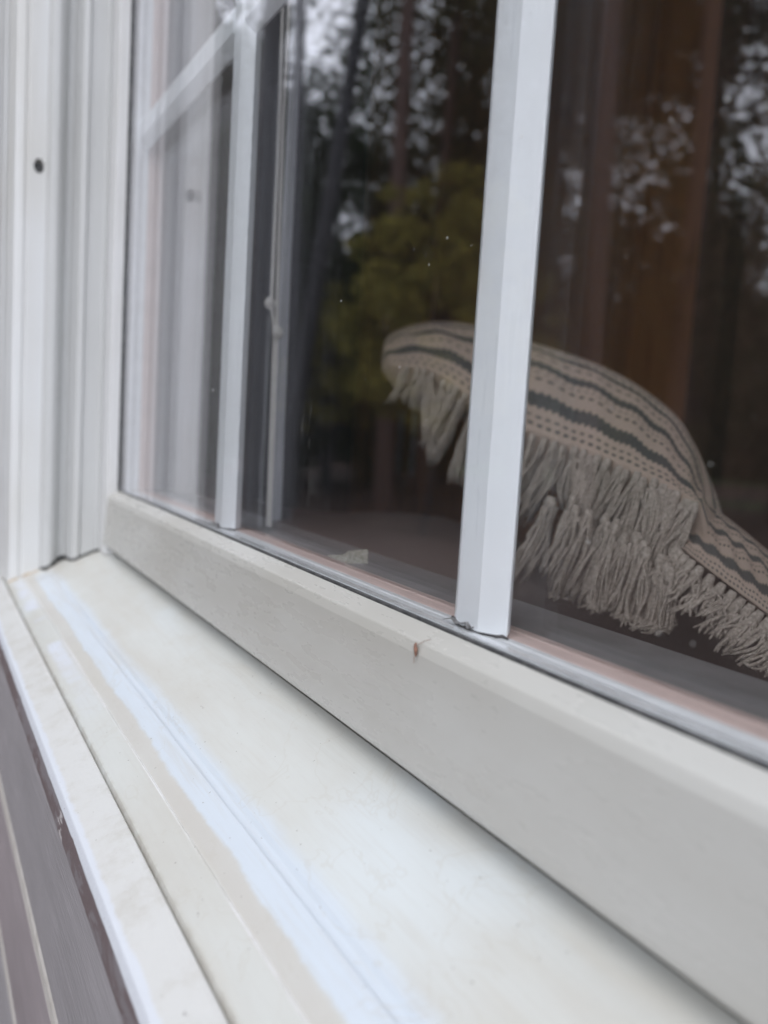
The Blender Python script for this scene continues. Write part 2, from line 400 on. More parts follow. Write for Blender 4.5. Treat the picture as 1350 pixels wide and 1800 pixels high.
# trim the jamb foot to the sill slope, leaving a thin dark gap
jb = bpy.data.objects['side_jamb']
for v in jb.data.vertices:
    if v.co.z < 0: v.co.z = (FL(v.co.y * 1000) + 2.4 + (1.2 if -42 < v.co.y * 1000 < -30 else 0)) * .001
fo = extrude('jamb_gap_shade_fill', [(p[0] - 1.3, p[1] + .5) + tuple(p[2:]) for p in JP], 'z', -.0643, -.04, M['gasket'], win, 40)  # black filler standing in for the shade inside the gap
for v in fo.data.vertices:
    if v.co.z < -.05: v.co.z = (FL(v.co.y * 1000) - .5) * .001
extrude('side_jamb', [(W * 1000 + 23.2, 60), (W * 1000 + 23.2, -26, 1.5), (W * 1000 + 32, -31, 1.5), (W * 1000 + 34, -42, 1.5), (W * 1000 + 41, -48.4, 1), (W * 1000 + 60, -48.4), (W * 1000 + 60, 60)], 'z', -.045, 1.3, M['jamb'], win)
# faint horizontal joint where the jamb liner foot is let in
foot = extrude('jamb_liner_foot', [(-25.1, -13.4, .3), (-25.1, -23.0, .3), (-27, -23.0), (-27, -13.4)], 'z', -.0465, -.0175, M['jamb'], win)
for v in foot.data.vertices:
    if v.co.z < -.04: v.co.z = (FL(v.co.y * 1000) + 2.2) * .001
# casing (brick mould) with a real nail hole
cas = extrude('casing', [(-41, -49.6, .6), (-41, -60.5, .7), (-42.3, -61.2), (-42.3, -62.2), (-41.2, -63, .5), (-42.5, -69, 3), (-52, -70.3, 3), (-58, -68.6, 1.2), (-60, -70.5, 1), (-74, -71.8, 1.5),
    (-78, -69.8, 1), (-82, -72.4, 2), (-108, -74.6, 2), (-112, -73, .8), (-118, -75.6, 1), (-158, -77, 2.5), (-161, -74, 1), (-161, -46), (-41, -46)], 'z', -.066, 1.36, M['casing'], win, 32)
for v in cas.data.vertices:
    if v.co.z < 0: v.co.z = (FL(max(v.co.y * 1000, -90)) + .25) * .001
cut = mesh_obj('cut', *tube([(-.036, -.0535, .2225), (-.0465, -.0535, .2225)], .0034, 20), None)
for v in cut.data.vertices: v.co.z = .2225 + (v.co.z - .2225) * 1.5
import bmesh as _b
bm_ = _b.new(); bm_.from_mesh(cut.data); _b.ops.recalc_face_normals(bm_, faces=bm_.faces[:]); bm_.to_mesh(cut.data); bm_.free()
md = cas.modifiers.new('b', 'BOOLEAN'); md.object = cut; md.operation = 'DIFFERENCE'; md.solver = 'EXACT'
tb = _b.new(); tb.from_mesh(cas.data); _b.ops.triangulate(tb, faces=[f for f in tb.faces if len(f.verts) > 4]); _b.ops.recalc_face_normals(tb, faces=tb.faces[:]); tb.to_mesh(cas.data); tb.free()
bpy.context.view_layer.update()
for sv in ('EXACT', 'FAST'):
    md.solver = sv; bpy.context.view_layer.update()
    me2 = bpy.data.meshes.new_from_object(cas.evaluated_get(bpy.context.evaluated_depsgraph_get()))
    print('hole', sv, len(me2.vertices))
    if len(me2.vertices) > 50: break
cas.modifiers.clear()
if len(me2.vertices) > 50:
    cas.data = me2; me2.set_sharp_from_angle(angle=R(32))
bpy.data.objects.remove(cut)
nh = mesh_obj('hole_shade_plug', *tube([(-.0462, -.0535, .2225), (-.0452, -.0535, .2225)], .0034, 12), M['gasket'], win)  # black plug deep in the hole, standing in for its shade
w2 = W * 1000
extrude('casing', [(w2 + 41, -46), (w2 + 41, -66, 3), (w2 + 60, -70, 3), (w2 + 158, -77, 2), (w2 + 161, -46)], 'z', -.05, 1.36, M['casing'], win, 32)
# old caulk lumps at the casing foot
cv = []
rr = random.Random(4)
for (y0, y1) in ((-.0492, -.0600), (-.0625, -.0690)):
    k = 9
    pts = [(-.0405, y0 + (y1 - y0) * i / k, (FL((y0 + (y1 - y0) * i / k) * 1000) + .25) * .001 + rr.uniform(-.0002, .0003)) for i in range(k + 1)]
    cv.append(tube(pts, [rr.uniform(.0004, .0011) for _ in pts], 7))
mesh_obj('caulk', *join(cv), simple('yellowed_caulk', (.62, .52, .40), .6, .4, 300, .3, .5), win, 60)
# sill
sill = extrude('sill', [(30, FL(30)), (-42.4, FL(-42.4), .5), (-43.6, FL(-43.6) - .75, .4), (-46.0, FL(-46.0) - .95), (-46.45, FL(-46.45) + .22, .15), (-47.1, FL(-47.1) + .12), (-48.0, FL(-48.0)),
    (-58.9, FL(-58.9)), (-59.15, FL(-59.15) + .22), (-59.4, FL(-59.4)), (-69.9, FL(-69.9), .5), (-70.5, FL(-70.5) - 2.2), (-72, FL(-72) - 5), (30, -90)], 'x', -.17, W + .165, M['sill'], win, 20)
nose = extrude('sill_nose', [(-70.75, FL(-70.75) - 2.5), (-71.2, FL(-71.2) - .1, .6), (-73, FL(-73) + .35, 1), (-84.2, FL(-84.2) + .2, 1.3), (-85.3, -80.4, .8), (-85.2, -92.2, .8), (-70.75, -92.2)], 'x', -.172, W + .167, M['nose'], win, 30)
# bottom rail of the sash, its face leaning out a little
rail = extrude('bottom_rail', [(-1.4, -.35, .3), (-8.2, -3.5, 1.6), (-9.4, -6.5, 1.6), (-11.9, -36.6, .8), (-11.6, -38.4, .9), (-9.8, -39.0, .5), (2, -40.5), (14, -42), (14, -3.3), (-1.4, -3.3)], 'x', .0004, W - .0004, M['rail'], win, 50)
extrude('rail_gap_shade_strip', [(-4.3, -40.2), (-4.1, -45.3, .8), (8, -41.5), (8, -40.2)], 'x', -.02, W, M['gap_shade'], win)  # dark strip put in to deepen the shadow under the rail
# glazing seal
def ragged_strip(name, y0, y1, z0, zt, a, b, material, k=240):
    vs = []; rr = random.Random(3)
    for i in range(k + 1):
        x = a + (b - a) * i / k; j = rr.uniform(-.00018, .00018); q = rr.uniform(-.0002, .0002)
        vs += [(x, y0 + j, z0), (x, y0 + j, zt * .6), (x, (y0 + y1) / 2, zt + q), (x, y1, zt * .8), (x, y1, z0)]
    fs = [(5 * i + c, 5 * i + c + 1, 5 * i + c + 6, 5 * i + c + 5) for i in range(k) for c in range(4)]
    fs += [(0, 4, 3, 2, 1), tuple(5 * k + c for c in range(5))]
    return mesh_obj(name, vs, fs, material, win, 60)
ragged_strip('glazing_seal', -.00135, -.0001, -.0012, .0003, .0006, W, M['gasket'])
extrude('glazing_seal', [(-.5, -2.9), (.7, -2.6, .3), (.9, -.2), (-.5, -.2)], 'z', -.0005, 1.3, M['gasket'], win)
# spacer and faded stop behind the outer pane, bottom and left side
extrude('glass_spacer', [(3.05, -3), (3.05, -.1, .2), (5.2, .0), (5.6, -.3), (8.1, -.3), (8.5, -.05), (10.9, -.05, .2), (10.9, -3)], 'x', .001, W, M['spacer'], win)
extrude('glazing_stop', [(11, -3), (11, -.05, .2), (14.2, .1, .2), (14.5, -.25), (17.2, -.1, .2), (17.6, .25, .2), (20, .3, .3), (21, .1, .3), (21, -3)], 'x', .001, W, M['pink'], win)
extrude('glass_spacer', [(-.5, 3.05), (.4, 3.05), (.4, 12), (-.5, 12)], 'z', .001, 1.3, M['spacer'], win)
extrude('glazing_stop', [(-.5, 12.1), (.5, 12.1), (.9, 14.9), (.6, 15.1), (1, 18), (1.4, 21), (1.1, 22.2), (-.5, 22.2)], 'z', .001, 1.3, M['pink'], win)
extrude('inner_ledge', [(21.2, -4), (21.2, -1.2, .3), (24, -.8, .5), (37.0, -1.2, .8), (38.5, -3, .6), (40.5, -3.4, .5), (60, -4), (60, -20), (21.2, -20)], 'x', -.02, W, M['ledge'], win)
extrude('inner_stile', [(-22, 22.4), (-.3, 22.4), (.2, 24, .5), (-.3, 38, 1), (-22, 38)], 'z', .0005, 1.3, M['inner_wood'], win)
# panes
def pane(name, y0, y1, material):
    return box(name, (.0002, y0, .0007), (W - .0002, y1, 1.299), material, win)
pane('outer_glass_pane', 0, .003, M['glass_out']); pane('inner_glass_pane', .0156, .0182, M['glass_in'])
# grille bars between the panes: a six sided section
def grille_v(xc, wf=1.0):
    return extrude('grille_bar', [(xc - 5.2, 4.9, .4), (xc - 12.6, 9.5, .5), (xc - 8, 14, .4), (xc + 8, 14, .4), (xc + 12.6, 9.5, .5), (xc + 5.2, 4.9, .4)][::-1], 'z', .0006, 1.298, M['muntin'], win, 40)
for xc in (201.5, 419.5, 637): grille_v(xc)
def grille_h(zc):
    for a, b in ((.0005, .1935), (.2095, .4115), (.4275, .629), (.645, W - .0005)):
        q = extrude('grille_bar', [(5.2, zc - 5.2, .4), (9.5, zc - 12.4, .5), (13.8, zc - 8, .4), (13.8, zc + 8, .4), (9.5, zc + 12.4, .5), (5.2, zc + 5.2, .4)], 'x', a, b, M['muntin'], win, 40)
for zc in (247, 494, 741, 988): grille_h(zc)
# small bent metal clips at the feet of the bars
for xc in (.2015, .4195, .637):
    a_ = [(-.0095, .0034, .0006), (-.0065, .0040, .0016), (-.0035, .0036, .0006), (.0005, .0040, .0019), (.0022, .0036, .0005), (.0035, .004, .0012)]
    v1 = []
    for (dx, y_, z_) in a_: v1 += [(xc + dx, y_, z_), (xc + dx + .0004, y_ + .0014, z_ + .0003)]
    f1 = [(2 * i, 2 * i + 1, 2 * i + 3, 2 * i + 2) for i in range(5)]
    oc = mesh_obj('metal_clip', v1, f1, M['clip'], win); sm_ = oc.modifiers.new('s', 'SOLIDIFY'); sm_.thickness = .0003
for xc in (.2015, .4195, .637):
    rr = random.Random(int(xc * 1000)); pts = [(xc - .0135 + .027 * i / 14, .0048 + .0045 * abs(i - 7) / 7, .0002 + rr.uniform(-.0001, .0004)) for i in range(15)]
    mesh_obj('bar_foot_sealant_shadow', *tube(pts, [rr.uniform(.0002, .0007) for _ in pts], 6), M['gasket'], win, 60)  # dark sealant bead, doubling as the contact shadow at the bar foot
# head frame far above
extrude('head_jamb', [(30, 1299), (-12, 1299, 1), (-48, 1305, 1), (-48, 1362), (30, 1362)], 'x', -.0409, W + .0409, M['jamb'], win)
extrude('casing', [(-49, 1362), (-62, 1362, 2), (-76, 1390, 3), (-76, 1470, 3), (-46, 1470), (-46, 1362)], 'x', -.17, W + .17, M['casing'], win)
# rust brown dried insect and a bit of debris on the rail
bug = thing('dried_insect', 'tiny rust brown dried insect stuck on the top edge of the bottom rail', 'insect', (.4175, -.0093, -.0042))
bl = []
bl.append(tube([(-.0011, 0, .0006), (-.0005, -.0006, .0002), (.0002, -.0009, -.0006), (.0005, -.0010, -.0018), (.0006, -.0009, -.0026)], [.0002, .00045, .0006, .00045, .0002], 8))
mesh_obj('body', *join(bl), M['rust'], bug, 60)
mesh_obj('leg', *tube([(0, -.0002, .0003), (.0010, .0014, .0016), (.0022, .0026, .0022)], .00009, 5), M['rust'], bug)
mesh_obj('leg', *tube([(.0005, -.001, -.0018), (.0002, -.0012, -.0034), (.0004, -.0013, -.0046)], .00009, 5), M['rust'], bug)

# ================================================================== HOUSE WALL WITH SIDING
wall = thing('house_wall', 'taupe painted board wall with pale joint lines under and beside the window', 'wall')
rr = random.Random(11)
def board(x0, x1, z1, z0, y, material):
    extrude('siding_board', [(y, z0, .8), (y + .3, z1, .6), (y + 15, z1), (y + 15, z0)], 'x', x0, x1, material, wall, 40)
zt = -92.6; i = 0
while zt > -1150:
    h = 76.5 if i == 0 else 74.5
    board(-3.0, 3.4, zt, zt - h, -82.6, M['siding_red'] if i % 3 == 1 else M['siding'])
    extrude('joint_strip', [(-82.3, zt - h - 13.2, .8), (-82.7, zt - h - 4, 1.2), (-82.2, zt - h - .2, .5), (-66, zt - h - .2), (-66, zt - h - 13.2)], 'x', -3.0, 3.4, M['caulk'], wall, 40)
    zt -= h + 13.4; i += 1
zt = 2500; i = 0
while zt > -60:
    for (x0, x1) in ((-3.0, -.175), (W + .175, 3.4)):
        board(x0, x1, zt, zt - 86, -62, M['siding'])
    zt -= 88; i += 1
box('wall_core', (-3, -.066, -1.15), (3.4, .10, -.0935), M['insidewall'], wall)
box('wall_core', (-3, -.045, -.0932), (-.162, .10, 2.6), M['insidewall'], wall)
box('wall_core', (W + .162, -.045, -.0932), (3.4, .10, 2.6), M['insidewall'], wall)
box('wall_core', (-.1618, -.045, 1.472), (W + .1618, .10, 2.6), M['siding'], wall)

# ================================================================== THE ROOM BEHIND THE GLASS
def st(name, lo, hi, m_): return tag(box(name, lo, hi, m_), kind='structure')
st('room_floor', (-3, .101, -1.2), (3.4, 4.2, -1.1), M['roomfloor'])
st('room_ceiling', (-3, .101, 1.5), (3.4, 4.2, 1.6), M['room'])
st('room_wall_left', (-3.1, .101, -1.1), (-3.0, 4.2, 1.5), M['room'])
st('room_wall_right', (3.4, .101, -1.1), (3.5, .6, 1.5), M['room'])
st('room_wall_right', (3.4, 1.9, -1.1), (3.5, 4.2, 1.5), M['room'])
st('room_wall_right', (3.4, .6, 1.3), (3.5, 1.9, 1.5), M['room'])      # wide opening between, added to let more daylight into the room
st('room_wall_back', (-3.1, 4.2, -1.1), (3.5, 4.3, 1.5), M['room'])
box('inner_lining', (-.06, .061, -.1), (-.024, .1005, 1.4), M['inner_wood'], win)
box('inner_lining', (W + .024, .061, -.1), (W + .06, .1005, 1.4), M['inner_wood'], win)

# wooden cabinet
cab = thing('wooden_cabinet', 'tall warm brown wooden cabinet standing in the room behind the sofa', 'cabinet', (-.8, .95, -1.1))
def cb(name, x0, x1, y0, y1, z0, z1, m_=None, p=cab, bev=.004): return box(name, (x0, y0, z0), (x1, y1, z1), m_ or M['wood'], p, bev)
cb('carcass', -.66, 1.26, .02, .5, 0, 2.35)
for k in range(6):
    xa = -.655 + k * .318
    d = cb('door', xa, xa + .312, -.006, .019, .1, 2.3)
    d.parent = cab
    for (p0, p1, q0, q1) in ((xa, xa + .05, .1, 2.3), (xa + .262, xa + .312, .1, 2.3)):
        f_ = box('door_stile', (p0 + .0005, -.013, q0 + .001), (p1 - .0005, -.0062, q1 - .001), M['wood'], d)
    mesh_obj('door_handle', *tube([(xa + (.285 if k % 2 == 0 else .03), -.03, 1.05), (xa + (.285 if k % 2 == 0 else .03), -.03, 1.2)], .006, 10), M['clip'], d)
cur = []
kk = 90
for i in range(kk + 1):
    x = i / kk * 1.3; y = .03 * math.sin(x * 42) + .01 * math.sin(x * 97)
    for z in (-1.05, 1.45): cur.append((x, y, z))
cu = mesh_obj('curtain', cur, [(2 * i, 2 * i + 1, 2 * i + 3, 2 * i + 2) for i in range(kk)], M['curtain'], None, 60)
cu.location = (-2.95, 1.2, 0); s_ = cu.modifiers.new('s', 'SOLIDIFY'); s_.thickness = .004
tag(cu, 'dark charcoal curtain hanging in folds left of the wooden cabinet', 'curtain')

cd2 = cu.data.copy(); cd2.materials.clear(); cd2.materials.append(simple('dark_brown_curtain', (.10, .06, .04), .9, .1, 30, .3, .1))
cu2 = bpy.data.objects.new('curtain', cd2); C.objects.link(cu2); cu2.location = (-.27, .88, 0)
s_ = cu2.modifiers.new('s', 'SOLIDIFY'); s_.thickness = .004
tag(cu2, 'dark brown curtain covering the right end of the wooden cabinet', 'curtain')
# sofa under the window
sofa = thing('sofa', 'grey brown upholstered sofa with its back against the window ledge', 'sofa', (.25, .3, -1.1))
def soft(name, lo, hi, m_, p, bev, sag=0, seed=1):
    o_ = box(name, lo, hi, m_, p); md_ = o_.modifiers.new('b', 'BEVEL'); md_.width = bev; md_.segments = 5
    for pl in o_.data.polygons: pl.use_smooth = True
    return o_
def puffed(name, cx_, cy_, cz_, hx, hy, hz, m_, p, e=4.0, nu=48, nv=24):
    vs = []; fs = []
    for i in range(nu):
        for j in range(nv + 1):
            a = 2 * math.pi * i / nu; b_ = -math.pi / 2 + math.pi * j / nv
            f = lambda c, s_: math.copysign(abs(c) ** (2 / e), c)
            x = f(math.cos(b_), 0) * f(math.cos(a), 0); y = f(math.cos(b_), 0) * f(math.sin(a), 0); z = f(math.sin(b_), 0)
            z += .06 * math.sin(x * 5 + y * 3)
            vs.append((cx_ + hx * x, cy_ + hy * y, cz_ + hz * z))
    for i in range(nu):
        for j in range(nv):
            i2 = (i + 1) % nu; fs.append((i * (nv + 1) + j, i2 * (nv + 1) + j, i2 * (nv + 1) + j + 1, i * (nv + 1) + j + 1))
    return mesh_obj(name, vs, fs, m_, p, 180)
puffed('back_cushion', -.30, -.07, .898, .44, .155, .17, M['sofa'], sofa)
puffed('back_cushion', .52, -.07, .898, .38, .155, .17, M['sofa'], sofa)
soft('back_frame', (-.8, -.232, .12), (1.0, -.19, 1.084), M['sofa'], sofa, .018)
soft('seat', (-.78, -.12, .2), (.98, .62, .62), M['sofa'], sofa, .06)
soft('arm', (-.95, -.23, .1), (-.81, .62, .82), M['sofa'], sofa, .05); soft('arm', (1.01, -.23, .1), (1.15, .62, .82), M['sofa'], sofa, .05)

# ---- cushions with fringe
def interp(P, t):
    P = [Vector(p) for p in P]; n_ = len(P) - 1; s = min(max(t * n_, 0), n_ - 1e-6); i = int(s); u = s - i
    p0 = P[max(i - 1, 0)]; p1 = P[i]; p2 = P[i + 1]; p3 = P[min(i + 2, n_)]
    return .5 * ((2 * p1) + (p2 - p0) * u + (2 * p0 - 5 * p1 + 4 * p2 - p3) * u * u + (3 * p1 - p0 - 3 * p2 + p3) * u ** 3)
def cushion(parent, seam, crest, bulge, under, nu=90, nv=30):
    """closed cushion shell: front cloth from seam up to crest, then down the back to below, and under"""
    vs = []; uv = []; fs = []; rows = nv * 2
    for i in range(nu + 1):
        u = i / nu; S = interp(seam, u); T = interp(crest, u)
        d = (T - S); nrm = Vector((0, -.45, 1)).normalized()
        for j in range(nv + 1):
            v = j / nv
            p = S + d * v + nrm * bulge * math.sin(math.pi * v) ** .9 * (.25 + .75 * math.sin(math.pi * min(max(u, .02), .98)) ** .5)
            p += Vector((0, 0, .0012)) * math.sin(u * 60 + v * 9) * math.sin(math.pi * v)
            vs.append(p); uv.append((u, v))
        B = S + Vector((0, .01, -under * (.35 + .65 * u)))
        for j in range(1, nv):
            v = j / nv; back = T + (B - T) * v + Vector((-.01, .045, -.02)) * math.sin(math.pi * v) ** .7
            vs.append(back); uv.append((u, 1 - v * .999))
    L = 2 * nv
    for i in range(nu):
        for j in range(L):
            j2 = (j + 1) % L
            fs.append((i * L + j, (i + 1) * L + j, (i + 1) * L + j2, i * L + j2))
    fs.append(tuple(range(L))); fs.append(tuple(range(nu * L, nu * L + L))[::-1])
    # UVs wrap across the last strip; keep the cloth pattern on the front only
    return mesh_obj('cover', vs, fs, M['cushion'], parent, 180, uvs=uv)
def tassel(root, length, seed, lean=(0, -.12, -1), spread=.0040, strands=22, width=.00068, floor=None):
    r = random.Random(seed); parts = []; sway = Vector((r.uniform(-1, 1), 0, r.uniform(0, .5))) * length * .22; root = Vector(root); L = Vector(lean).normalized()
    knot = [root + Vector((0, 0, .001)), root + L * .003, root + L * .007]
    parts.append(tube(knot, [.0016, .0026, .0019], 7))
    for s in range(strands):
        a = r.uniform(0, 6.28); q = spread * math.sqrt(r.random()); off = Vector((math.cos(a) * q, math.sin(a) * q * .7, 0))
        ln = length * r.uniform(.82, 1.08); w1 = Vector((r.uniform(-1, 1), r.uniform(-1, 1), 0)) * .0016
        pts = []
        for k in range(8):
            t = k / 7
            p = root + L * (.004 + ln * t) + off * (.35 + 1.1 * min(1, t * 1.8)) + w1 * 1.3 * math.sin(t * 6 + a) + sway * t * t
            if floor is not None and p.z < floor: p = Vector((p.x + (floor - p.z) * .3, p.y - (floor - p.z) * .7, floor + r.uniform(0, .003)))
            pts.append(p)
        parts.append(tube(pts, [width, width, width, width, width, width, width * .9, width * .5], 5))
    return join(parts)
seam1 = [(.012, .200, .1023), (.037, .195, .1045), (.103, .190, .0976), (.162, .186, .0779), (.224, .184, .0588), (.268, .182, .0506), (.3035, .180, .0432), (.333, .180, .0358), (.349, .182, .0292)]
crest1 = [(-.052, .235, .120), (-.094, .262, .142), (-.092, .285, .155), (-.048, .295, .1566), (.008, .300, .148), (.0785, .300, .130), (.1405, .298, .114), (.184, .295, .0996), (.223, .288, .083), (.254, .275, .0686), (.281, .258, .052), (.311, .230, .036), (.337, .200, .030)]
c1 = thing('cushion', 'cream cushion with grey green stripes and a thick fringe, lying on the sofa back', 'cushion', group='striped fringed cushions')
cushion(c1, seam1, crest1, .006, .05)
r5 = random.Random(5)
NT = 40
for k in range(NT):
    u = (k + .5 + r5.uniform(-.25, .25)) / NT
    if u < .17: continue
    S = interp(seam1, u)
    ln = ((.046 if u < .55 else .034) + .008 * math.sin(k * .5) ** 2 + r5.uniform(-.006, .006)) * (1 if u > .25 else .5)
    sw = .25 * math.sin(k * .8)
    ob = mesh_obj('tassel', *tassel(S + Vector((0, -.002, -.001 + r5.uniform(-.001, .001))), ln, 100 + k, (sw - .12, -.2, -1)), M['yarn'], c1, 180)
low1 = [(.270, .160, .0245), (.298, .160, .022), (.3215, .160, .015), (.340, .160, .007), (.3555, .162, -.001)]
NT = 15
for k in range(NT):
    u = (k + .5) / NT; S = interp(low1, u)
    ob = mesh_obj('tassel', *tassel(S + Vector((0, r5.uniform(-.004, .004), r5.uniform(-.003, .003))), .040 + r5.uniform(-.006, .008), 300 + k, (-.28 + .3 * u + r5.uniform(-.12, .12), -.1, -1), spread=.0052, strands=28, floor=-.026), M['yarn'], c1, 180)
# second cushion, lower right
seam2 = [(.3456, .175, .0094), (.358, .172, .005), (.3814, .168, -.003), (.400, .165, -.009), (.421, .160, -.014), (.46, .155, -.02)]
crest2 = [(.3244, .205, .0284), (.325, .215, .0275), (.3385, .220, .0194), (.3586, .220, .0085), (.380, .220, -.004), (.425, .215, -.012)]
c2_ = thing('cushion', 'second striped cushion, lower right, half covered by the fringe of the first', 'cushion', group='striped fringed cushions')
cushion(c2_, seam2, crest2, .003, .012, 50, 16)
for k in range(18):
    u = (k + .5) / 18; S = interp(seam2, u)
    mesh_obj('tassel', *tassel(S + Vector((0, -.002, -.001)),   .012 + r5.uniform(-.003, .004), 500 + k, (r5.uniform(-.7, -.1), -.6, -1), spread=.006, strands=22, floor=-.028), M['yarn'], c2_, 180)

# ---- blind cords, wand, cap
bc = thing('window_blind', 'pale knotted pull cords and grey wand of a blind hanging behind the glass', 'blind', (.18, .044, 0))
def rel(ps, o_): return [tuple(Vector(p) - Vector(o_)) for p in ps]
O_ = (.18, .044, 0)
mesh_obj('cord', *tube(rel([(.1585, .044, 1.28), (.1582, .044, .6), (.158, .044, .276), (.1605, .044, .217), (.1612, .044, .189), (.1612, .044, .150), (.1615, .044, .121), (.168, .044, .103), (.1695, .044, .05), (.171, .044, -.004)], O_), .0010, 8), M['cord'], bc, 60)
mesh_obj('cord', *tube(rel([(.166, .0445, 1.28), (.1658, .0445, .6), (.1655, .0445, .276), (.1648, .0445, .217), (.166, .0445, .189), (.1672, .0445, .145), (.1682, .0445, .121), (.1702, .0445, .103), (.172, .0445, .05), (.1732, .0445, -.004)], O_), .0010, 8), M['cord'], bc, 60)
for p in ((.1602, .0435, .1205), (.1735, .0435, .1035)):
    v, f_ = tube(rel([(p[0], p[1], p[2] + dz) for dz in (.0034, .0028, .0014, 0, -.0014, -.0028, -.0034)], O_), [.0006, .0018, .0029, .0033, .0029, .0018, .0006], 12)
    mesh_obj('knot', v, f_, M['cord'], bc, 180)
wd = mesh_obj('wand', *tube([(0, 0, 1.27), (-.0005, 0, .6), (.0008, 0, .15), (.0045, 0, -.002)], .0033, 6), M['wand'], bc, 20)
wd.location = (-.0285, .011, 0)
# yellowed plastic cap lying on the ledge
pv = []
pr = [(-.0135, .08), (-.009, .45), (-.003, .6), (.004, .8), (.008, .95), (.0115, 1.35), (.0122, 1.2)]
for x, h in pr:
    pv += [(x, -.005, 0), (x, -.0045, .0062 * h), (x + .0005, .0045, .0068 * h), (x, .005, 0)]
pf = [(4 * i + a, 4 * i + (a + 1) % 4, 4 * i + 4 + (a + 1) % 4, 4 * i + 4 + a) for i in range(len(pr) - 1) for a in range(4)] + [(0, 3, 2, 1), tuple(4 * (len(pr) - 1) + a for a in range(4))]
cp = mesh_obj('plastic_cap', pv, pf, M['cap'], None, 50); cp.location = (.2985, .0285, -.0024); cp.scale = (.85, 1, .8)
tag(cp, 'small yellowed plastic cap sitting on the dark inner ledge', 'cap')

# ================================================================== GARDEN AND WOODS IN FRONT OF THE HOUSE
GZ = -1.15
def ground():
    m_, n, b, o_ = mat('pine_straw_ground'); co = objco(n)
    a = noise(n, co, 1.2, 6, .7); g = noise(n, co, .12, 3, .5); f = noise(n, co, 30, 4, .7)
    c = mixc(n, a, (.07, .033, .025), (.03, .018, .014)); c = mixc(n, smooth(n, f, .5, .8), c, (.075, .045, .03))
    c = mixc(n, math_(n, 'MULTIPLY', smooth(n, g, .46, .54), smooth(n, xyz(n, co)[1], -13, -17)), c, (.035, .09, .02))
    n.links.new(c, b.inputs['Base Color']); b.inputs['Roughness'].default_value = .95; return m_
gm = ground()
k = 40; vs = []; fs = []
xs = [-600 + 1200 * i / k for i in range(k + 1)]
for i in range(k + 1):
    for j in range(k + 1):
        x = math.copysign(abs(xs[i] / 600) ** 2 * 600, xs[i]); y = -.08 - (j / k) ** 2 * 600
        vs.append((x, y, GZ + .12 * math.sin(x * .21) * math.sin(y * .17)))
fs = [(i * (k + 1) + j, (i + 1) * (k + 1) + j, (i + 1) * (k + 1) + j + 1, i * (k + 1) + j + 1) for i in range(k) for j in range(k)]
tag(mesh_obj('ground', vs, fs, gm), kind='structure')

def leaf_mat(name, c1, c2):
    m_ = bpy.data.materials.new(name); m_.use_nodes = True; n = m_.node_tree; n.nodes.clear()
    o_ = N(n, 'ShaderNodeOutputMaterial'); d = N(n, 'ShaderNodeBsdfDiffuse'); t = N(n, 'ShaderNodeBsdfTranslucent'); mx = N(n, 'ShaderNodeMixShader'); mx.inputs[0].default_value = .35
    ge = N(n, 'ShaderNodeNewGeometry'); c = mixc(n, ge.outputs['Random Per Island'], c1, c2)
    n.links.new(c, d.inputs[0]); n.links.new(c, t.inputs[0]); n.links.new(d.outputs[0], mx.inputs[1]); n.links.new(t.outputs[0], mx.inputs[2]); n.links.new(mx.outputs[0], o_.inputs[0]); return m_
M['leaf'] = leaf_mat('dark_leaves', (.03, .05, .02), (.055, .07, .03))
M['leaf2'] = leaf_mat('olive_leaves', (.055, .055, .025), (.035, .038, .02))
M['yellow'] = leaf_mat('yellow_green_leaves', (.28, .235, .055), (.13, .13, .045))
M['needle'] = leaf_mat('pine_needles', (.025, .042, .024), (.04, .055, .03))
M['bark'] = simple('pine_bark', (.10, .062, .055), .9, .2, 9, .5, .6, (.07, .05, .045))
M['bark2'] = simple('grey_bark', (.035, .034, .038), .9, .2, 9, .5, .6, (.02, .02, .022))
npr = np.random.default_rng(3)
def leaves_mesh(name, centers, radii, count, size, seed, squash=.75):
    g = np.random.default_rng(seed); centers = np.array(centers); radii = np.array(radii)
    wts = radii ** 2.2; idx = g.choice(len(centers), count, p=wts / wts.sum())
    d = g.normal(size=(count, 3)); d /= np.linalg.norm(d, axis=1)[:, None]
    rr_ = radii[idx] * g.random(count) ** .45
    P = centers[idx] + d * rr_[:, None] * np.array([1, 1, squash])
    a = g.normal(size=(count, 3)); a /= np.linalg.norm(a, axis=1)[:, None]
    b_ = np.cross(a, g.normal(size=(count, 3))); b_ /= np.linalg.norm(b_, axis=1)[:, None]
    s = size * g.uniform(.6, 1.3, count)[:, None]
    V = np.stack([P - a * s, P + b_ * s * .45, P + a * s, P - b_ * s * .45], axis=1).reshape(-1, 3)
    me = bpy.data.meshes.new(name); me.vertices.add(len(V)); me.vertices.foreach_set('co', V.ravel())
    me.loops.add(count * 4); me.loops.foreach_set('vertex_index', np.arange(count * 4)); me.polygons.add(count)
    me.polygons.foreach_set('loop_start', np.arange(count) * 4); me.update(); me.validate()
    return me
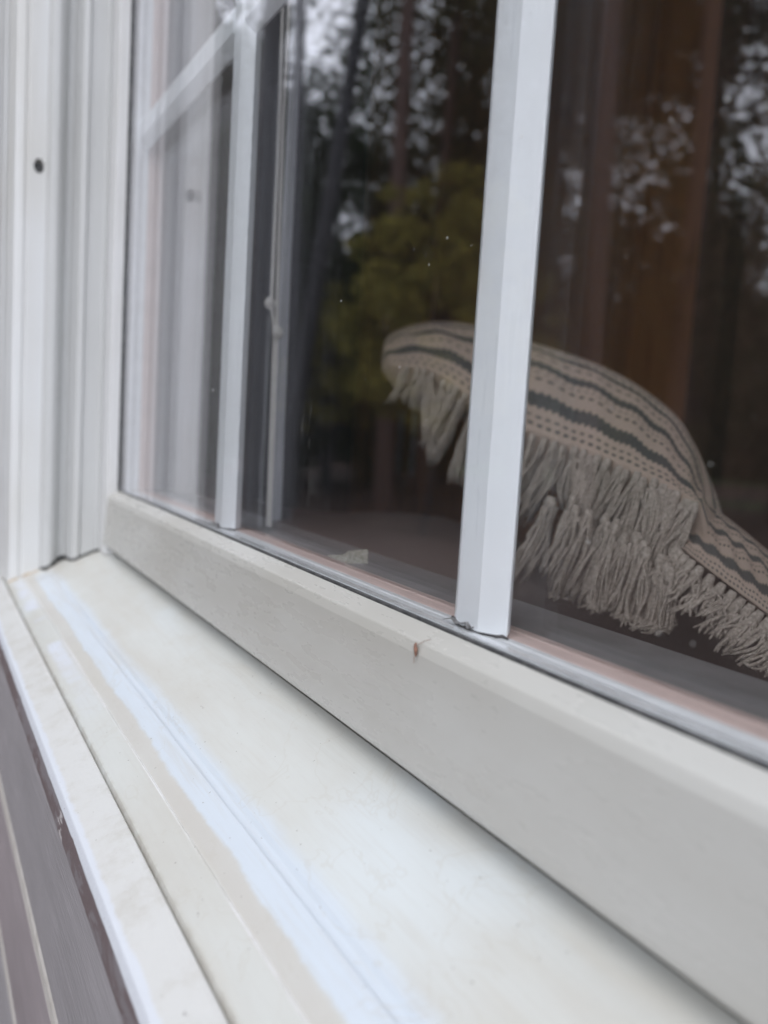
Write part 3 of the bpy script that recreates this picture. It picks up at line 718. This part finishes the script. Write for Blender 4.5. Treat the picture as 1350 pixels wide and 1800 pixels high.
def make_tree(kind, seed, H, crown_lo, spread, count, size, leaf, bark, trunk_r, lean=(0, 0), clumps=26, csz=.36):
    g = random.Random(seed)
    t = thing(kind, 'x', 'tree')
    pts = [(lean[0] * s * H + .10 * math.sin(s * 5 + seed), lean[1] * s * H + .08 * math.cos(s * 4 + seed) - .08, s * H) for s in [q / 9 for q in range(10)]]
    v, f_ = tube([(p[0], p[1], p[2] - .25) for p in pts], [trunk_r * (1.25 if q == 0 else 1 - .085 * q) for q in range(10)], 12)
    mesh_obj('trunk', v, f_, bark, t, 60)
    cs, rs, br = [], [], []
    for c_ in range(clumps):
        s = g.uniform(crown_lo, 1.02); a = g.uniform(0, 6.28); e = spread * (1 - .55 * abs((s - crown_lo) / (1 - crown_lo) - .35)) * g.uniform(.35, 1)
        base = interp(pts, min(s * .93, .97)); c0 = (base[0] + math.cos(a) * e, base[1] + math.sin(a) * e, s * H + g.uniform(-.3, .5))
        cs.append(c0); rs.append(g.uniform(.5, 1.1) * spread * csz)
        mid = (base[0] * .5 + c0[0] * .5, base[1] * .5 + c0[1] * .5, (base[2] + c0[2]) / 2 - .1)
        br.append(tube([tuple(base), mid, c0], [trunk_r * .28, trunk_r * .17, trunk_r * .05], 6))
    mesh_obj('limbs', *join(br), bark, t, 60)
    me = leaves_mesh('crown', cs, rs, count, size, seed); me.materials.append(leaf)
    cr = bpy.data.objects.new('crown', me); C.objects.link(cr); cr.parent = t
    return t
def place(t, x, y, label, rz=0, s=1, copy=True, group='trees in the woods before the house'):
    if copy:
        kids = list(t.children); q = t.copy(); C.objects.link(q)
        for ch in kids:
            d = ch.copy(); C.objects.link(d); d.parent = q
        t = q
    t.location = (x, y, GZ); t.rotation_euler = (0, 0, rz); t.scale = (s, s, s); t['label'] = label; t['group'] = group
    return t
oak = make_tree('broadleaf_tree', 21, 11, .22, 3.6, 10500, .085, M['leaf2'], M['bark2'], .17, (.02, .0), 34)
oak2 = make_tree('broadleaf_tree', 22, 13, .30, 4.0, 11000, .09, M['leaf'], M['bark2'], .20, (.0, .02), 34)
pine = make_tree('pine_tree', 23, 17, .50, 2.8, 9000, .10, M['needle'], M['bark'], .125, (.0, .0), 30)
lean = make_tree('pine_tree', 24, 15, .62, 2.6, 7000, .10, M['needle'], M['bark2'], .115, (-.0, .0), 22)
bush = make_tree('shrub', 25, 3.8, .40, 1.35, 15000, .05, M['yellow'], M['bark2'], .05, (0, 0), 130, .21)
holly = make_tree('evergreen_tree', 26, 7.2, .06, 1.9, 20000, .085, M['leaf'], M['bark2'], .09, (0, 0), 80, .34)
place(lean, -8.63, -3.70, 'slim dark pine leaning to one side at the wood edge', 0, 1, False)
lean.rotation_euler = (R(5.4), R(2.6), 0)
place(pine, -9.16, -5.36, 'tall straight pine with reddish bark nearest the yellow green bush', 0, 1, False)
place(bush, -7.0, -4.7, 'yellow green bush glowing between the pine trunks', 0, .90, False, 'shrubs at the wood edge')
place(oak, -11.9, -9.6, 'broad olive leaved tree standing behind the yellow green bush', 0, 1, False)
place(oak2, -15, -2.9, 'dark leaved tree standing close to the line of the house wall', 0, 1, False)
place(holly, -13.2, -3.5, 'dense dark evergreen closest to the house wall line', 0, 1, False)
spots = [
 (holly, -12.0, -2.1, 1.0, 'smaller dense evergreen hugging the house side of the wood', .85), (holly, -15.0, -5.9, 2.0, 'dense evergreen behind the two dark pines', .9), (holly, -14.2, -7.0, 3.1, 'dense evergreen filling the gap left of the yellow bush', .84),
 (holly, -17.5, -5.6, 4.4, 'dense evergreen in the second row behind the pines', 1.1), (holly, -15.2, -9.1, 5.1, 'dense evergreen behind the yellow green bush', .9), (holly, -10.8, -12.6, .6, 'dense evergreen at the outer edge of the clearing', .8),
 (lean, -5.95, -2.36, .4, 'dark pine closest to the house wall line', 1.1), (lean, -10.45, -4.52, 2.2, 'thin dark pine just behind the leaning one', 1.0), (pine, -6.1, -5.95, 1.2, 'tall pine on the near side of the straw bank', 1.0),
 (pine, -6.7, -8.1, 3.0, 'tall pine at the outer side of the clearing', 1.15), (pine, -12.6, -8.3, 4.2, 'reddish pine among the olive trees', 1.05),
 (oak, -9.3, -8.6, 1.3, 'olive leaved tree beyond the straw bank', 1.0), (oak2, -13.5, -11.5, 2.1, 'dark broadleaf deep in the wood', 1.1), (oak, -16.5, -11.5, 3.3, 'olive tree in the second row of the wood', 1.15),
 (oak2, -7.6, -12.0, 4.4, 'dark leaved tree far out across the clearing', 1.05), (oak, -19, -13, 5.2, 'olive tree deep in the left wood', 1.3), (oak2, -22, -8.4, .7, 'low dark tree at the back of the left wood', .62),
 (oak, -14, -17, 1.9, 'olive tree in the back row opposite the window', 1.3), (oak2, -8, -18, 2.9, 'dark tree in the back row opposite the window', 1.35), (oak, -1.5, -14.5, .2, 'olive tree standing alone before the window', 1.1),
 (oak2, -20.5, -3.6, 3.9, 'dark tree at the end of the house wall line', 1.2), (oak, -26, -17, 4.9, 'olive tree at the far left edge of the wood', 1.5), (oak2, -20.5, -5.9, 5.5, 'round dark tree low behind the left pines', .72), (oak2, -15.5, -4.4, 2.6, 'small dense dark tree beside the left pines', .66),
 (pine, -9.5, -14.5, .9, 'tall pine behind the clearing', 1.3), (pine, -17.5, -3.9, 5.9, 'tall thin pine in the left wood', 1.2),
]
for t, x, y, rz, lb, s in spots: place(t, x, y, lb, rz, s)
for x, y, rz, s, lb in ((-12, -6.0, 1, .8, 'small yellowing bush under the olive trees'), (-10.5, -10.5, 2, .6, 'low yellowing bush across the straw bank'), (-17, -15, 3, 1.1, 'yellow green bush deep in the wood')):
    place(bush, x, y, lb, rz, s, True, 'shrubs at the wood edge')
# far wood: one mass
cs = []; rs = []
g = random.Random(9)
for i in range(260):
    a = R(182 + 95 * i / 259); d = g.uniform(34, 46); cs.append((d * math.cos(a), d * math.sin(a), g.uniform(-.5, 5.6))); rs.append(g.uniform(2.2, 3.6))
me = leaves_mesh('far_wood', cs, rs, 90000, .36, 77); me.materials.append(M['leaf'])
fw = bpy.data.objects.new('far_wood', me); C.objects.link(fw); tag(fw, 'distant dark wood closing the view behind the trees', 'wood', 'stuff')
